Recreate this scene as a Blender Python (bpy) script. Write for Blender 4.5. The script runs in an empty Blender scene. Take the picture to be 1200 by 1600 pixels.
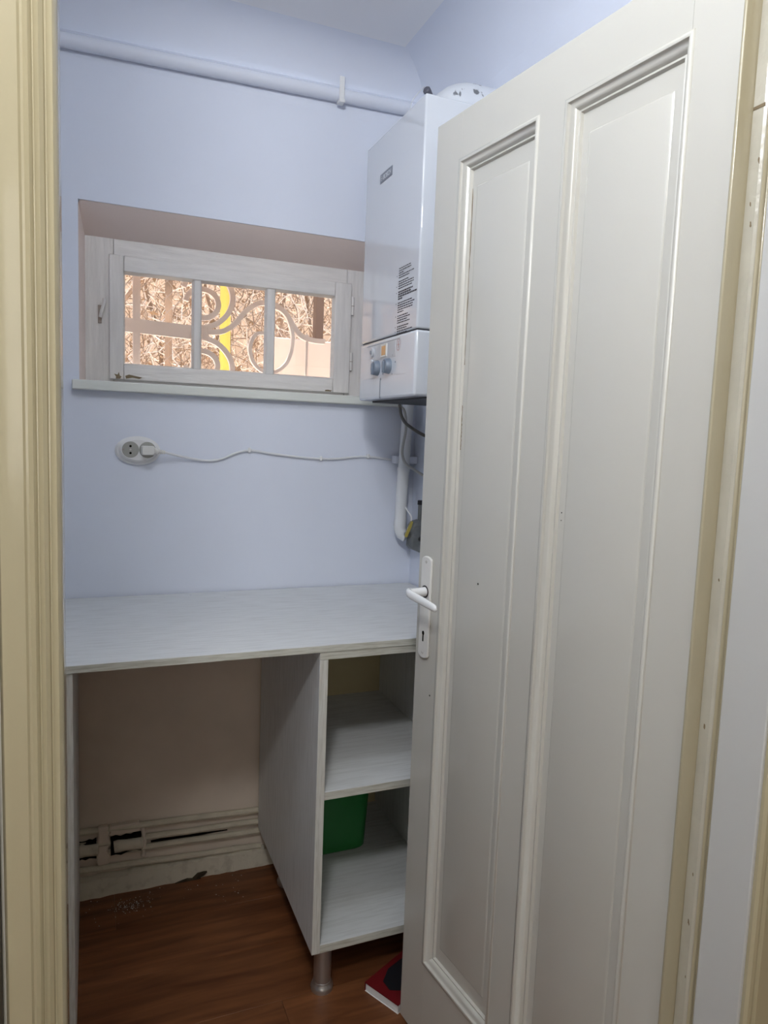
import bpy, bmesh, math, random
from mathutils import Vector, Matrix
random.seed(7)
SC = bpy.context.scene
COL = SC.collection
PI = math.pi

# ------------------------------------------------------------------ camera
cam_data = bpy.data.cameras.new('camera')
cam = bpy.data.objects.new('camera', cam_data); COL.objects.link(cam)
cam_data.sensor_fit = 'AUTO'; cam_data.sensor_width = 36.0
cam_data.lens = 1107.3 * 36.0 / 1600.0
cam_data.clip_start = 0.02
YAW, PITCH, ROLL = math.radians(22.564), math.radians(-6.027), math.radians(2.159)
fw = Vector((math.sin(YAW) * math.cos(PITCH), math.cos(YAW) * math.cos(PITCH), math.sin(PITCH)))
r0 = Vector((math.cos(YAW), -math.sin(YAW), 0)); u0 = r0.cross(fw)
rr = r0 * math.cos(ROLL) + u0 * math.sin(ROLL); uu = -r0 * math.sin(ROLL) + u0 * math.cos(ROLL)
cam.matrix_world = Matrix(((rr.x, uu.x, -fw.x, 0), (rr.y, uu.y, -fw.y, 0), (rr.z, uu.z, -fw.z, 1.35), (0, 0, 0, 1)))
SC.camera = cam

# ------------------------------------------------------------------ view, sky, sun, lamps
SC.view_settings.view_transform = 'Standard'
SC.view_settings.look = 'None'
SC.view_settings.exposure = 0.2
SC.view_settings.gamma = 1.0
SC.view_settings.use_curve_mapping = False
world = bpy.data.worlds.new('sky'); SC.world = world; world.use_nodes = True
wn = world.node_tree.nodes; wn.clear()
sky = wn.new('ShaderNodeTexSky'); sky.sky_type = 'NISHITA'; sky.sun_disc = False
sky.sun_elevation = math.radians(66); sky.sun_rotation = math.radians(-30)
bg = wn.new('ShaderNodeBackground'); bg.inputs['Strength'].default_value = 0.40
wo = wn.new('ShaderNodeOutputWorld')
world.node_tree.links.new(sky.outputs[0], bg.inputs['Color']); world.node_tree.links.new(bg.outputs[0], wo.inputs['Surface'])

sd = bpy.data.lights.new('sun', 'SUN'); sd.energy = 21.0; sd.angle = math.radians(1.0); sd.color = (1.0, 0.93, 0.82)
sun = bpy.data.objects.new('sun', sd); COL.objects.link(sun)
sun.rotation_euler = Vector((-0.22, -0.34, -0.92)).to_track_quat('-Z', 'Y').to_euler()

HALL_LAMP = (-0.14, 0.00, 2.30); HALL_POWER = 37.0        # opal globe pendant in the hall
ROOM_LAMP = (0.12, 0.84, 2.34); ROOM_POWER = 7.5          # opal globe under the ceiling of the little room
def globe_light(name, loc, watts, col, r):
    d = bpy.data.lights.new(name, 'POINT'); d.energy = watts; d.shadow_soft_size = r; d.color = col
    o = bpy.data.objects.new(name, d); COL.objects.link(o); o.location = loc
globe_light('hall_lamp_light', HALL_LAMP, HALL_POWER, (0.96, 0.98, 1.0), 0.10)
globe_light('room_lamp_light', ROOM_LAMP, ROOM_POWER, (0.90, 0.95, 1.0), 0.08)
FILL_POWER = 8.5                                           # unseen fill light added behind the camera to lift the dark parts
wd = bpy.data.lights.new('hall_rear_fill', 'AREA'); wd.shape = 'RECTANGLE'; wd.size = 1.1; wd.size_y = 1.3; wd.energy = FILL_POWER; wd.color = (1.0, 0.97, 0.92)
wlo = bpy.data.objects.new('hall_rear_fill', wd); COL.objects.link(wlo); wlo.location = (-0.45, -2.47, 1.75); wlo.rotation_euler = (math.radians(90), 0, 0)

# ------------------------------------------------------------------ materials
def mat(name, col, rough=0.5, spec=0.5, coat=0.0, metal=0.0, bump=0.0, bscale=40, var=0.0, vscale=6, stretch=(1, 1, 1), col2=None, vdetail=4, contrast=(0.35, 0.7)):
    m = bpy.data.materials.new(name); m.use_nodes = True
    nt = m.node_tree; n = nt.nodes; L = nt.links
    b = n['Principled BSDF']
    b.inputs['Base Color'].default_value = (*col, 1)
    b.inputs['Roughness'].default_value = rough
    b.inputs['Specular IOR Level'].default_value = spec
    b.inputs['Coat Weight'].default_value = coat; b.inputs['Coat Roughness'].default_value = 0.08
    b.inputs['Metallic'].default_value = metal
    if var or bump or col2:
        tc = n.new('ShaderNodeTexCoord'); mp = n.new('ShaderNodeMapping'); mp.inputs['Scale'].default_value = stretch
        L.new(tc.outputs['Object'], mp.inputs['Vector'])
    if var or col2:
        ns = n.new('ShaderNodeTexNoise'); ns.inputs['Scale'].default_value = vscale; ns.inputs['Detail'].default_value = vdetail
        L.new(mp.outputs[0], ns.inputs['Vector'])
        cr = n.new('ShaderNodeValToRGB'); cr.color_ramp.elements[0].position = contrast[0]; cr.color_ramp.elements[1].position = contrast[1]
        c2 = col2 if col2 else tuple(c * (1 - var) for c in col)
        cr.color_ramp.elements[0].color = (*c2, 1); cr.color_ramp.elements[1].color = (*col, 1)
        L.new(ns.outputs['Fac'], cr.inputs[0]); L.new(cr.outputs[0], b.inputs['Base Color'])
    if bump:
        nb = n.new('ShaderNodeTexNoise'); nb.inputs['Scale'].default_value = bscale; nb.inputs['Detail'].default_value = 4
        L.new(mp.outputs[0], nb.inputs['Vector'])
        bp = n.new('ShaderNodeBump'); bp.inputs['Strength'].default_value = bump; bp.inputs['Distance'].default_value = 0.004
        L.new(nb.outputs['Fac'], bp.inputs['Height']); L.new(bp.outputs[0], b.inputs['Normal'])
    return m

M = {}
M['wall'] = mat('wall_paint', (0.755, 0.795, 0.90), 0.75, 0.3, bump=0.10, bscale=14, var=0.03, vscale=3)
M['ceiling'] = mat('ceiling_paint', (0.87, 0.88, 0.92), 0.8, 0.3, bump=0.08, bscale=12)
M['reveal'] = mat('reveal_daylight_tint', (0.95, 0.82, 0.77), 0.75, 0.3, bump=0.1, bscale=16)  # pink tint stands in for warm daylight spilling in from the yard
M['hallwall'] = mat('hall_wall_paint', (0.60, 0.57, 0.50), 0.8, 0.3, bump=0.1, bscale=14)
M['hallceil'] = mat('hall_ceiling_paint', (0.75, 0.74, 0.70), 0.8, 0.3)
M['casing'] = mat('cream_gloss_paint', (0.48, 0.425, 0.285), 0.22, 0.5, coat=0.5, bump=0.22, bscale=30, stretch=(1, 1, 0.35), var=0.05, vscale=8)
M['jamb'] = mat('pale_cream_gloss_paint', (0.50, 0.475, 0.40), 0.28, 0.5, coat=0.4, bump=0.35, bscale=60, var=0.08, vscale=20)
M['door'] = mat('door_offwhite_gloss_paint', (0.58, 0.565, 0.515), 0.24, 0.5, coat=0.3, bump=0.10, bscale=18, stretch=(0.6, 1, 0.4), var=0.03, vscale=4)
M['jambtan'] = mat('tan_gloss_paint', (0.45, 0.40, 0.28), 0.24, 0.5, coat=0.5, bump=0.3, bscale=40, stretch=(1, 1, 0.4), var=0.06, vscale=10)
M['board'] = mat('white_board_paint', (0.55, 0.55, 0.54), 0.4, 0.4, bump=0.05, bscale=20)
M['dark_edge'] = mat('near_black_gap', (0.05, 0.045, 0.04), 0.9)  # flat near-black for the jamb groove, nail holes and sub-floor
M['scar'] = mat('bare_wood_chip', (0.20, 0.15, 0.09), 0.9)
M['winwood'] = mat('old_white_window_paint', (0.80, 0.77, 0.75), 0.36, 0.5, bump=0.5, bscale=45, stretch=(0.35, 1, 3.0), var=0.12, vscale=22)
M['winwoodv'] = mat('old_white_window_paint_upright', (0.78, 0.75, 0.73), 0.36, 0.5, bump=0.4, bscale=45, stretch=(3.0, 1, 0.35), var=0.12, vscale=22)
M['sill'] = mat('sill_paint', (0.76, 0.78, 0.73), 0.45, 0.5, bump=0.3, bscale=30, stretch=(0.3, 1, 2), var=0.06, vscale=14)
M['tin'] = mat('worn_hinge_metal', (0.55, 0.53, 0.50), 0.5, 0.5, metal=0.3, bump=0.3, bscale=60)
M['rust'] = mat('rusty_latch', (0.36, 0.30, 0.26), 0.7, bump=0.4, bscale=80)
M['boiler'] = mat('white_enamel', (0.70, 0.73, 0.78), 0.20, 0.5, coat=0.4)
M['boilerfront'] = mat('white_plastic_front', (0.64, 0.67, 0.72), 0.06, 0.5, coat=0.5)
M['grey_panel'] = mat('light_grey_plastic', (0.55, 0.57, 0.60), 0.35)
M['knob'] = mat('blue_grey_knob', (0.20, 0.24, 0.30), 0.35)
M['logo'] = mat('logo_grey', (0.20, 0.22, 0.26), 0.4)
M['ink'] = mat('print_ink', (0.05, 0.05, 0.06), 0.6)
M['red_ink'] = mat('red_print_ink', (0.50, 0.34, 0.32), 0.5)
M['display'] = mat('amber_display', (0.62, 0.33, 0.12), 0.15, coat=0.5)
M['under'] = mat('boiler_underside', (0.035, 0.035, 0.035), 0.6)
M['flue'] = mat('dusty_flue_paint', (0.72, 0.75, 0.80), 0.5, bump=0.2, bscale=30, col2=(0.20, 0.21, 0.23), vscale=60, stretch=(1, 1, 0.45), vdetail=2, contrast=(0.30, 0.36))
M['flueplug'] = mat('grey_plug', (0.10, 0.10, 0.13), 0.5)
M['pipe'] = mat('painted_pipe', (0.74, 0.77, 0.86), 0.5, 0.4, bump=0.1, bscale=20)
M['lowpipe'] = mat('cream_painted_pipe', (0.62, 0.56, 0.44), 0.5, 0.4, bump=0.4, bscale=50, var=0.15, vscale=25)
M['plaster'] = mat('cracked_plaster', (0.60, 0.55, 0.45), 0.9, 0.2, bump=0.6, bscale=35, col2=(0.40, 0.35, 0.28), vscale=30, contrast=(0.25, 0.48))
M['lowwall'] = mat('beige_lower_wall', (0.74, 0.64, 0.54), 0.85, 0.2, bump=0.2, bscale=14, var=0.12, vscale=5)  # warmer beige than the wall above the worktop
M['brokenplaster'] = mat('dirty_broken_plaster', (0.10, 0.075, 0.05), 0.95, 0.1, bump=0.6, bscale=60, var=0.6, vscale=40)
M['hole'] = mat('dark_hole', (0.012, 0.010, 0.008), 1.0, 0.0)
M['socket'] = mat('white_socket_plastic', (0.80, 0.80, 0.80), 0.35)
M['socketwell'] = mat('socket_well_plastic', (0.36, 0.36, 0.33), 0.4)
M['plug'] = mat('white_plug', (0.76, 0.75, 0.71), 0.4)
M['cable'] = mat('white_cable', (0.72, 0.73, 0.75), 0.45)
M['greycable'] = mat('dull_grey_cable', (0.46, 0.45, 0.43), 0.5)
M['darkcable'] = mat('dark_grey_cable', (0.14, 0.13, 0.12), 0.5)
M['tube'] = mat('white_lagged_pipe', (0.76, 0.77, 0.78), 0.6, bump=0.5, bscale=40, stretch=(1, 1, 0.6))
M['cast'] = mat('grey_cast_metal', (0.22, 0.23, 0.23), 0.5, metal=0.4, bump=0.5, bscale=60, var=0.3, vscale=40)
M['brass'] = mat('dirty_yellow_lever', (0.40, 0.32, 0.06), 0.5)
def wood_white(name, stretch, col=(0.72, 0.73, 0.73), c2=(0.62, 0.625, 0.62)):
    return mat(name, col, 0.42, 0.4, bump=0.07, bscale=30, stretch=stretch, col2=c2, vscale=9, vdetail=7, contrast=(0.30, 0.56))
M['lam_x'] = wood_white('white_woodgrain_laminate', (1.2, 14, 14))
M['lam_z'] = wood_white('white_woodgrain_laminate_upright', (14, 14, 1.2))
M['edge_x'] = wood_white('worn_edge_band', (2, 30, 30), (0.60, 0.60, 0.54), (0.42, 0.41, 0.34))
M['edge_z'] = wood_white('worn_edge_band_upright', (30, 30, 2), (0.66, 0.66, 0.62), (0.52, 0.51, 0.46))
M['hdf'] = mat('tan_hardboard', (0.50, 0.42, 0.24), 0.7, var=0.1, vscale=10)
M['foot'] = mat('brushed_steel_leg', (0.55, 0.55, 0.55), 0.35, metal=0.9)
M['green'] = mat('green_plastic', (0.012, 0.17, 0.03), 0.4)
M['red'] = mat('red_cover', (0.15, 0.008, 0.011), 0.35)
M['black'] = mat('black_print', (0.012, 0.012, 0.015), 0.4)
M['paper'] = mat('paper_edge', (0.80, 0.80, 0.80), 0.8, bump=0.4, bscale=90, stretch=(0.1, 0.1, 8))
M['crumb'] = mat('plaster_crumb', (0.75, 0.73, 0.70), 0.9)
M['handle'] = mat('white_handle_enamel', (0.84, 0.85, 0.86), 0.2, coat=0.5)
M['plate'] = mat('white_handle_plate', (0.74, 0.73, 0.70), 0.3, coat=0.3)
M['iron'] = mat('painted_grille_iron', (0.56, 0.49, 0.47), 0.6, bump=0.3, bscale=60)
M['yellow'] = mat('yellow_gas_pipe', (0.58, 0.45, 0.08), 0.5, bump=0.2, bscale=40)
M['twig'] = mat('dry_twig', (0.50, 0.35, 0.25), 0.9, 0.1, var=0.6, vscale=3)
M['twigpale'] = mat('bleached_twig', (0.90, 0.80, 0.70), 0.9, 0.1)
M['leaf'] = mat('dry_leaf', (0.50, 0.33, 0.20), 0.9, 0.1, var=0.5, vscale=2)
M['houseext'] = mat('peach_render', (0.84, 0.64, 0.46), 0.9, 0.1, bump=0.2, bscale=10, var=0.12, vscale=2)
M['ground'] = mat('yard_paving', (0.72, 0.58, 0.48), 0.95, 0.1, bump=0.3, bscale=8, var=0.15, vscale=2)
M['extwall'] = mat('outer_render', (0.78, 0.66, 0.58), 0.9, 0.1)
M['concrete'] = mat('washed_concrete', (0.66, 0.52, 0.45), 0.9, 0.1, bump=0.2, bscale=12, var=0.12, vscale=3)
M['post'] = mat('brown_post', (0.16, 0.10, 0.07), 0.8)
M['lampwhite'] = mat('lamp_fitting_white', (0.8, 0.8, 0.8), 0.4)
M['darkpanel'] = mat('dark_brown_panel', (0.05, 0.042, 0.030), 0.6)

def plank_mat(i):
    rnd = random.Random(i)
    m = bpy.data.materials.new('brown_laminate'); m.use_nodes = True
    nt = m.node_tree; n = nt.nodes; L = nt.links; b = n['Principled BSDF']
    b.inputs['Roughness'].default_value = 0.42; b.inputs['Specular IOR Level'].default_value = 0.4
    tc = n.new('ShaderNodeTexCoord'); mp = n.new('ShaderNodeMapping')
    mp.inputs['Scale'].default_value = (1.3, 11, 11); mp.inputs['Location'].default_value = (rnd.uniform(0, 9), rnd.uniform(0, 9), 0)
    L.new(tc.outputs['Object'], mp.inputs['Vector'])
    a = n.new('ShaderNodeTexNoise'); a.inputs['Scale'].default_value = 3.0; a.inputs['Detail'].default_value = 8; a.inputs['Distortion'].default_value = 0.6
    L.new(mp.outputs[0], a.inputs['Vector'])
    cr = n.new('ShaderNodeValToRGB'); e = cr.color_ramp.elements
    k = rnd.uniform(0.85, 1.12)
    e[0].position = 0.30; e[0].color = (0.11 * k, 0.036 * k, 0.013 * k, 1)
    e[1].position = 0.72; e[1].color = (0.25 * k, 0.095 * k, 0.036 * k, 1)
    L.new(a.outputs['Fac'], cr.inputs[0]); L.new(cr.outputs[0], b.inputs['Base Color'])
    return m
PLANKS = [plank_mat(i) for i in range(4)]

def glass_mat():
    m = bpy.data.materials.new('old_window_glass'); m.use_nodes = True
    nt = m.node_tree; n = nt.nodes; L = nt.links; n.clear()
    t = n.new('ShaderNodeBsdfTransparent'); t.inputs[0].default_value = (0.96, 0.97, 0.96, 1)
    g = n.new('ShaderNodeBsdfGlossy'); g.inputs['Roughness'].default_value = 0.02
    f = n.new('ShaderNodeFresnel'); f.inputs[0].default_value = 1.45
    mx = n.new('ShaderNodeMixShader'); o = n.new('ShaderNodeOutputMaterial')
    L.new(f.outputs[0], mx.inputs[0]); L.new(t.outputs[0], mx.inputs[1]); L.new(g.outputs[0], mx.inputs[2]); L.new(mx.outputs[0], o.inputs[0])
    return m
M['glass'] = glass_mat()

# ------------------------------------------------------------------ mesh helpers
class MB:
    """collects shapes in the coordinates of the thing they belong to"""
    def __init__(self): self.v = []; self.f = []
    def add(self, vs, fs):
        o = len(self.v); self.v += [tuple(p) for p in vs]; self.f += [tuple(i + o for i in q) for q in fs]; return self
    def box(self, x0, x1, y0, y1, z0, z1):
        vs = [(x, y, z) for z in (z0, z1) for y in (y0, y1) for x in (x0, x1)]
        return self.add(vs, [(0, 2, 3, 1), (4, 5, 7, 6), (0, 1, 5, 4), (2, 6, 7, 3), (0, 4, 6, 2), (1, 3, 7, 5)])
    def quad(self, a, b, c, d): return self.add([a, b, c, d], [(0, 1, 2, 3)])
    def tube(self, pts, r, n=10, cap=True):
        pts = [Vector(p) for p in pts]; k = len(pts)
        rs = r if isinstance(r, (list, tuple)) else [r] * k
        t0 = (pts[1] - pts[0]).normalized()
        ref = Vector((0, 0, 1)) if abs(t0.z) < 0.9 else Vector((1, 0, 0))
        nx = t0.cross(ref).normalized(); vs = []
        for i, p in enumerate(pts):
            t = (pts[min(i + 1, k - 1)] - pts[max(i - 1, 0)]).normalized()
            nx = (nx - t * nx.dot(t)).normalized(); ny = t.cross(nx)
            for j in range(n):
                a = 2 * PI * j / n; vs.append(p + nx * (math.cos(a) * rs[i]) + ny * (math.sin(a) * rs[i]))
        fs = [(i * n + j, i * n + (j + 1) % n, (i + 1) * n + (j + 1) % n, (i + 1) * n + j) for i in range(k - 1) for j in range(n)]
        if cap: fs += [tuple(range(n))[::-1], tuple((k - 1) * n + j for j in range(n))]
        return self.add(vs, fs)
    def lathe(self, c, axis, prof, n=24, ref=(0, 0, 1)):
        """prof = list of (distance along the axis, radius)"""
        a = Vector(axis).normalized(); rf = Vector(ref)
        if abs(a.dot(rf)) > 0.9: rf = Vector((1, 0, 0))
        e1 = a.cross(rf).normalized(); e2 = a.cross(e1); c = Vector(c); vs = []
        for (d, r) in prof:
            for j in range(n):
                t = 2 * PI * j / n; vs.append(c + a * d + (e1 * math.cos(t) + e2 * math.sin(t)) * r)
        k = len(prof)
        fs = [(i * n + j, i * n + (j + 1) % n, (i + 1) * n + (j + 1) % n, (i + 1) * n + j) for i in range(k - 1) for j in range(n)]
        fs += [tuple(range(n))[::-1], tuple((k - 1) * n + j for j in range(n))]
        return self.add(vs, fs)
    def prism(self, poly, vec):
        """poly = closed outline of 3-D points, pushed along vec"""
        n = len(poly); vec = Vector(vec); vs = [Vector(p) for p in poly] + [Vector(p) + vec for p in poly]
        return self.add(vs, [tuple(range(n))[::-1], tuple(range(n, 2 * n))] + [(i, (i + 1) % n, n + (i + 1) % n, n + i) for i in range(n)])
    def build(self, name, material, parent=None, bevel=0, smooth=False, seg=2, org=None):
        me = bpy.data.meshes.new(name)
        o3 = Vector(org) if org else Vector((0, 0, 0))
        me.from_pydata([tuple(Vector(v) - o3) for v in self.v], [], self.f)
        bm = bmesh.new(); bm.from_mesh(me); bmesh.ops.recalc_face_normals(bm, faces=bm.faces); bm.to_mesh(me); bm.free()
        me.materials.append(material)
        if smooth: me.shade_smooth()
        o = bpy.data.objects.new(name, me); COL.objects.link(o)
        if parent is not None: o.parent = parent
        if bevel:
            b = o.modifiers.new('bevel', 'BEVEL'); b.width = bevel; b.segments = seg; b.limit_method = 'ANGLE'; b.angle_limit = math.radians(40)
        if smooth or bevel:
            me.shade_smooth()
            if hasattr(me, 'set_sharp_from_angle'): me.set_sharp_from_angle(angle=math.radians(35))
        return o

def smooth_path(pts, sub=6):
    """Catmull-Rom through the points"""
    P = [Vector(p) for p in pts]; out = []
    for i in range(len(P) - 1):
        a = P[max(i - 1, 0)]; b = P[i]; c = P[i + 1]; d = P[min(i + 2, len(P) - 1)]
        for k in range(sub):
            t = k / sub
            out.append(0.5 * ((2 * b) + (c - a) * t + (2 * a - 5 * b + 4 * c - d) * t * t + (3 * b - a - 3 * c + d) * t ** 3))
    out.append(P[-1]); return out

def thing(name, label, cat, loc=(0, 0, 0), group=None, rotz=0):
    o = bpy.data.objects.new(name, None); COL.objects.link(o); o.empty_display_size = 0.05
    o.location = loc; o.rotation_euler = (0, 0, rotz); tag(o, label, cat, group); return o
def tag(o, label, cat, group=None):
    o['label'] = label; o['category'] = cat
    if group: o['group'] = group
    return o
def st(o): o['kind'] = 'structure'; return o
class At:
    """shapes given in room coordinates for a thing whose Empty stands at loc"""
    def __init__(self, root): self.root = root; self.loc = root.location.copy()
    def part(self, mb, name, m, parent=None, **k):
        return mb.build(name, m, parent or self.root, org=self.loc, **k)
def text_mesh(body, size, depth):
    cu = bpy.data.curves.new('lettering', 'FONT'); cu.body = body; cu.size = size; cu.extrude = depth; cu.align_x = 'LEFT'
    ob = bpy.data.objects.new('lettering', cu); me = bpy.data.meshes.new_from_object(ob)
    bpy.data.objects.remove(ob); return me

# ------------------------------------------------------------------ room shell
YB = 2.09; XR = 0.967; XL = -0.12; CZ = 2.435; YF0, YF1 = 0.60, 0.69     # back wall, right, left, ceiling, partition
FLOORZ = 0.0
# floor: sub-floor with laminate planks
floor = st(MB().box(-1.40, 2.10, -2.50, 2.45, -0.10, -0.012).build('floor', M['dark_edge']))
rows = 0; y = -0.60; pw = 0.193; k = 0
while y < YB + 0.02:
    off = [-0.35, -0.98, -0.62, -1.2][rows % 4]; x = off - 0.25
    while x < 2.0:
        a, b_ = max(x, -1.38), min(x + 1.285, 2.08)
        if b_ - a > 0.02:
            y1 = min(y + pw, YB + 0.03)
            MB().box(a + 0.0002, b_ - 0.0002, y + 0.0002, y1 - 0.0002, -0.012, 0.0).build('plank', PLANKS[k % 4], floor, bevel=0.0004, seg=1); k += 1
        x += 1.285
    y += pw; rows += 1
MB().box(-1.40, 2.10, -2.50, -0.60, -0.012, 0.0).build('hall_flooring', PLANKS[0], floor)

# back wall with the window opening
WX0, WX1, WZ0, WZ1 = -0.028, 0.885, 1.470, 1.938
YO = 2.46
fx0, fx1, fz0, fz1, YW = -0.013, 0.872, 1.470, 1.876, 2.205
wb = MB()
wb.box(XL - 0.3, WX0, YB, YO, 0.86, 2.75); wb.box(WX1, XR + 0.35, YB, YO, 0.86, 2.75)
wb.box(WX0, WX1, YB, YO, 0.86, WZ0); wb.box(WX0, WX1, YB, YO, WZ1, 2.75)
wall_back = st(wb.build('wall_back', M['wall']))
MB().box(XL - 0.3, XR + 0.35, YB, YO, 0.0, 0.86).build('lower_wall', M['lowwall'], wall_back)
osl = MB().box(WX0 + .001, WX1 - .001, YW + 0.0605, YO + 0.05, WZ0, WZ0 + 0.012)
osl.build('outer_sill', M['extwall'], wall_back)
# splayed plaster reveal around the frame
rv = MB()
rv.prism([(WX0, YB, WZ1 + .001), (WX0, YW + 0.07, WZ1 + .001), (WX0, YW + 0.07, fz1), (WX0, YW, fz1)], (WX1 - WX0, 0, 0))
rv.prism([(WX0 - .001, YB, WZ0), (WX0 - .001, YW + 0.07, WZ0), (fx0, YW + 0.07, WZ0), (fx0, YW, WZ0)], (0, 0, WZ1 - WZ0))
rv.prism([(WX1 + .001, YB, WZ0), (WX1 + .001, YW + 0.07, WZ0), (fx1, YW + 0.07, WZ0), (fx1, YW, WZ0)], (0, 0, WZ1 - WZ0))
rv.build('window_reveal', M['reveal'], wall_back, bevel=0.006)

wall_right = st(MB().box(XR, XR + 0.3, YF1, YO, 0.0, 2.75).build('wall_right', M['wall']))
wall_left = st(MB().box(XL - 0.3, XL, YF1, YO, 0.0, 2.75).build('wall_left', M['wall']))
# ceiling with a plaster cove along the walls
ce = MB().box(XL - 0.3, XR + 0.3, YF0, YO, CZ, CZ + 0.3)
def cove(owner, p0, p1, inward, R, n=10):
    ce = MB()
    p0 = Vector(p0); p1 = Vector(p1); w = Vector(inward); ring0 = []; ring1 = []
    for i in range(n + 1):
        a = PI / 2 * i / n
        off = w * (R - R * math.cos(a)) + Vector((0, 0, -(R - R * math.sin(a))))
        ring0.append(p0 + off); ring1.append(p1 + off)
    ring0.append(p0 + Vector((0, 0, 0.02))); ring1.append(p1 + Vector((0, 0, 0.02)))
    m_ = len(ring0)
    ce.add(ring0 + ring1, [(i, i + 1, m_ + i + 1, m_ + i) for i in range(m_ - 1)])
    ce.build('cove', M['wall'], owner, smooth=True)
cove(wall_back, (XL, YB, CZ), (XR, YB, CZ), (0, -1, 0), 0.15)
cove(wall_right, (XR, YF1, CZ), (XR, YB, CZ), (-1, 0, 0), 0.15)
ceiling = st(ce.build('ceiling', M['ceiling'], smooth=True))

# partition with the doorway (open above the door frame head up to the ceiling)
OX0, OX1 = -0.012, 0.760
wf = MB()
wf.box(-1.40, OX0 - 0.055, YF0 + 0.035, YF1, 0, 2.75); wf.box(OX1 + 0.055, 2.10, YF0 + 0.01, YF1, 0, 2.75)
wf.box(OX0 - 0.055, OX1 + 0.055, YF0 + 0.01, YF1, CZ, 2.75)
wall_front = st(wf.build('wall_front', M['hallwall']))
MB().box(-1.40, OX0 - 0.06, YF0 + 0.028, YF0 + 0.0352, 0, 1.45).build('dark_panel', M['darkpanel'], wall_front)  # dark brown panel added to keep the sliver beside the casing dark
hall = MB()
st(MB().box(-1.45, -1.40, -2.55, YF1, 0, 2.75).build('wall_hall_left', M['hallwall']))
st(MB().box(2.10, 2.15, -2.55, YF1, 0, 2.75).build('wall_hall_right', M['hallwall']))
st(MB().box(-1.45, 2.15, -2.60, -2.50, 0, 2.75).build('wall_hall_rear', M['hallwall']))
st(MB().box(-1.45, 2.15, -2.60, YF0 + 0.01, 2.70, 2.80).build('ceiling_hall', M['hallceil']))
def lamp_fitting(name, label, loc, top, r):
    t = thing(name, label, 'lamp', (loc[0], loc[1], top)); A = At(t)
    A.part(MB().lathe((loc[0], loc[1], top - 0.025), (0, 0, 1), [(0, 0.05), (0.020, 0.055), (0.025, 0.055)], 24), 'ceiling_rose', M['lampwhite'], smooth=True)
    if top - loc[2] > r + 0.05: A.part(MB().tube([(loc[0], loc[1], loc[2] + r + 0.02), (loc[0], loc[1], top - 0.02)], 0.006, 8), 'rod', M['lampwhite'])
    A.part(MB().lathe((loc[0], loc[1], loc[2] + r - 0.004), (0, 0, 1), [(0, 0.035), (0.03, 0.030)], 20), 'holder', M['lampwhite'])
lamp_fitting('hall_pendant_lamp', 'pendant lamp hanging in the hall out of view above the camera', HALL_LAMP, 2.70, 0.10)
lamp_fitting('ceiling_lamp', 'small lamp under the ceiling of the little room out of view', ROOM_LAMP, CZ, 0.08)

# ---- left door casing (front face towards the hall), moulded profile pushed up the wall
def xs_profile(pts, z0, z1): return MB().prism([(x, y_, z0) for x, y_ in pts], (0, 0, z1 - z0))
Yc = 0.600
prof = [(-0.066, 0.640), (-0.0665, Yc + 0.006), (-0.064, Yc + 0.001), (-0.061, Yc), (-0.0475, Yc + 0.0005), (-0.0458, Yc + 0.0022),
        (-0.0440, Yc + 0.0022), (-0.0428, Yc + 0.001), (-0.0405, Yc - 0.0015), (-0.0388, Yc + 0.000), (-0.0380, Yc + 0.0020), (-0.0372, Yc + 0.0020),
        (-0.0360, Yc + 0.000), (-0.0335, Yc - 0.0025), (-0.0306, Yc - 0.0005), (-0.0298, Yc + 0.0022), (-0.0288, Yc + 0.0022),
        (-0.0280, Yc + 0.001), (-0.0245, Yc - 0.001), (-0.0222, Yc + 0.0015), (-0.0208, Yc + 0.007), (-0.0212, Yc + 0.020), (-0.0222, 0.640), (-0.0222, YF1), (-0.066, YF1)]
trim_1 = st(xs_profile(prof, 0, 2.40).build('trim_1', M['casing'], smooth=True))
# ---- right jamb: stepped section, then a white cover board and the hall casing
jamb = [(0.737, YF1 + 0.004), (0.7365, 0.6895), (0.7385, 0.6885), (0.7610, 0.6880), (0.7615, 0.6700), (0.7650, 0.6660), (0.7690, 0.6650), (0.7690, 0.6600), (0.815, 0.6600), (0.815, YF1 + 0.004)]
trim_2 = st(xs_profile(jamb, 0, 2.40).build('trim_2', M['jambtan'], bevel=0.0012))
# paler face strip of the jamb, with chips
strip = [(0.7602, 0.6876), (0.7596, 0.6868), (0.7598, 0.6715), (0.7625, 0.668), (0.7655, 0.668), (0.7655, 0.6876)]
MB().prism([(x, y_, 0) for x, y_ in strip], (0, 0, 2.40)).build('jamb_face', M['jamb'], trim_2, bevel=0.0012)
rnd = random.Random(3)
for z, s_ in ((1.705, .0024), (1.655, .0016), (1.63, .0022), (1.18, .0014), (0.98, .0024), (0.77, .0012), (0.70, .0024), (0.62, .0012)):
    yy = rnd.uniform(0.670, 0.679); blob = []
    for j in range(9):
        a = 2 * PI * j / 9; q = s_ * rnd.uniform(0.55, 1.15); blob.append((0.7599, yy + q * 0.7 * math.cos(a), z + q * 1.8 * math.sin(a) + 0.5 * q * math.cos(a)))
    MB().prism(blob, (-0.0005, 0, 0)).build('paint_chip', M['scar'], trim_2)
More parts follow.
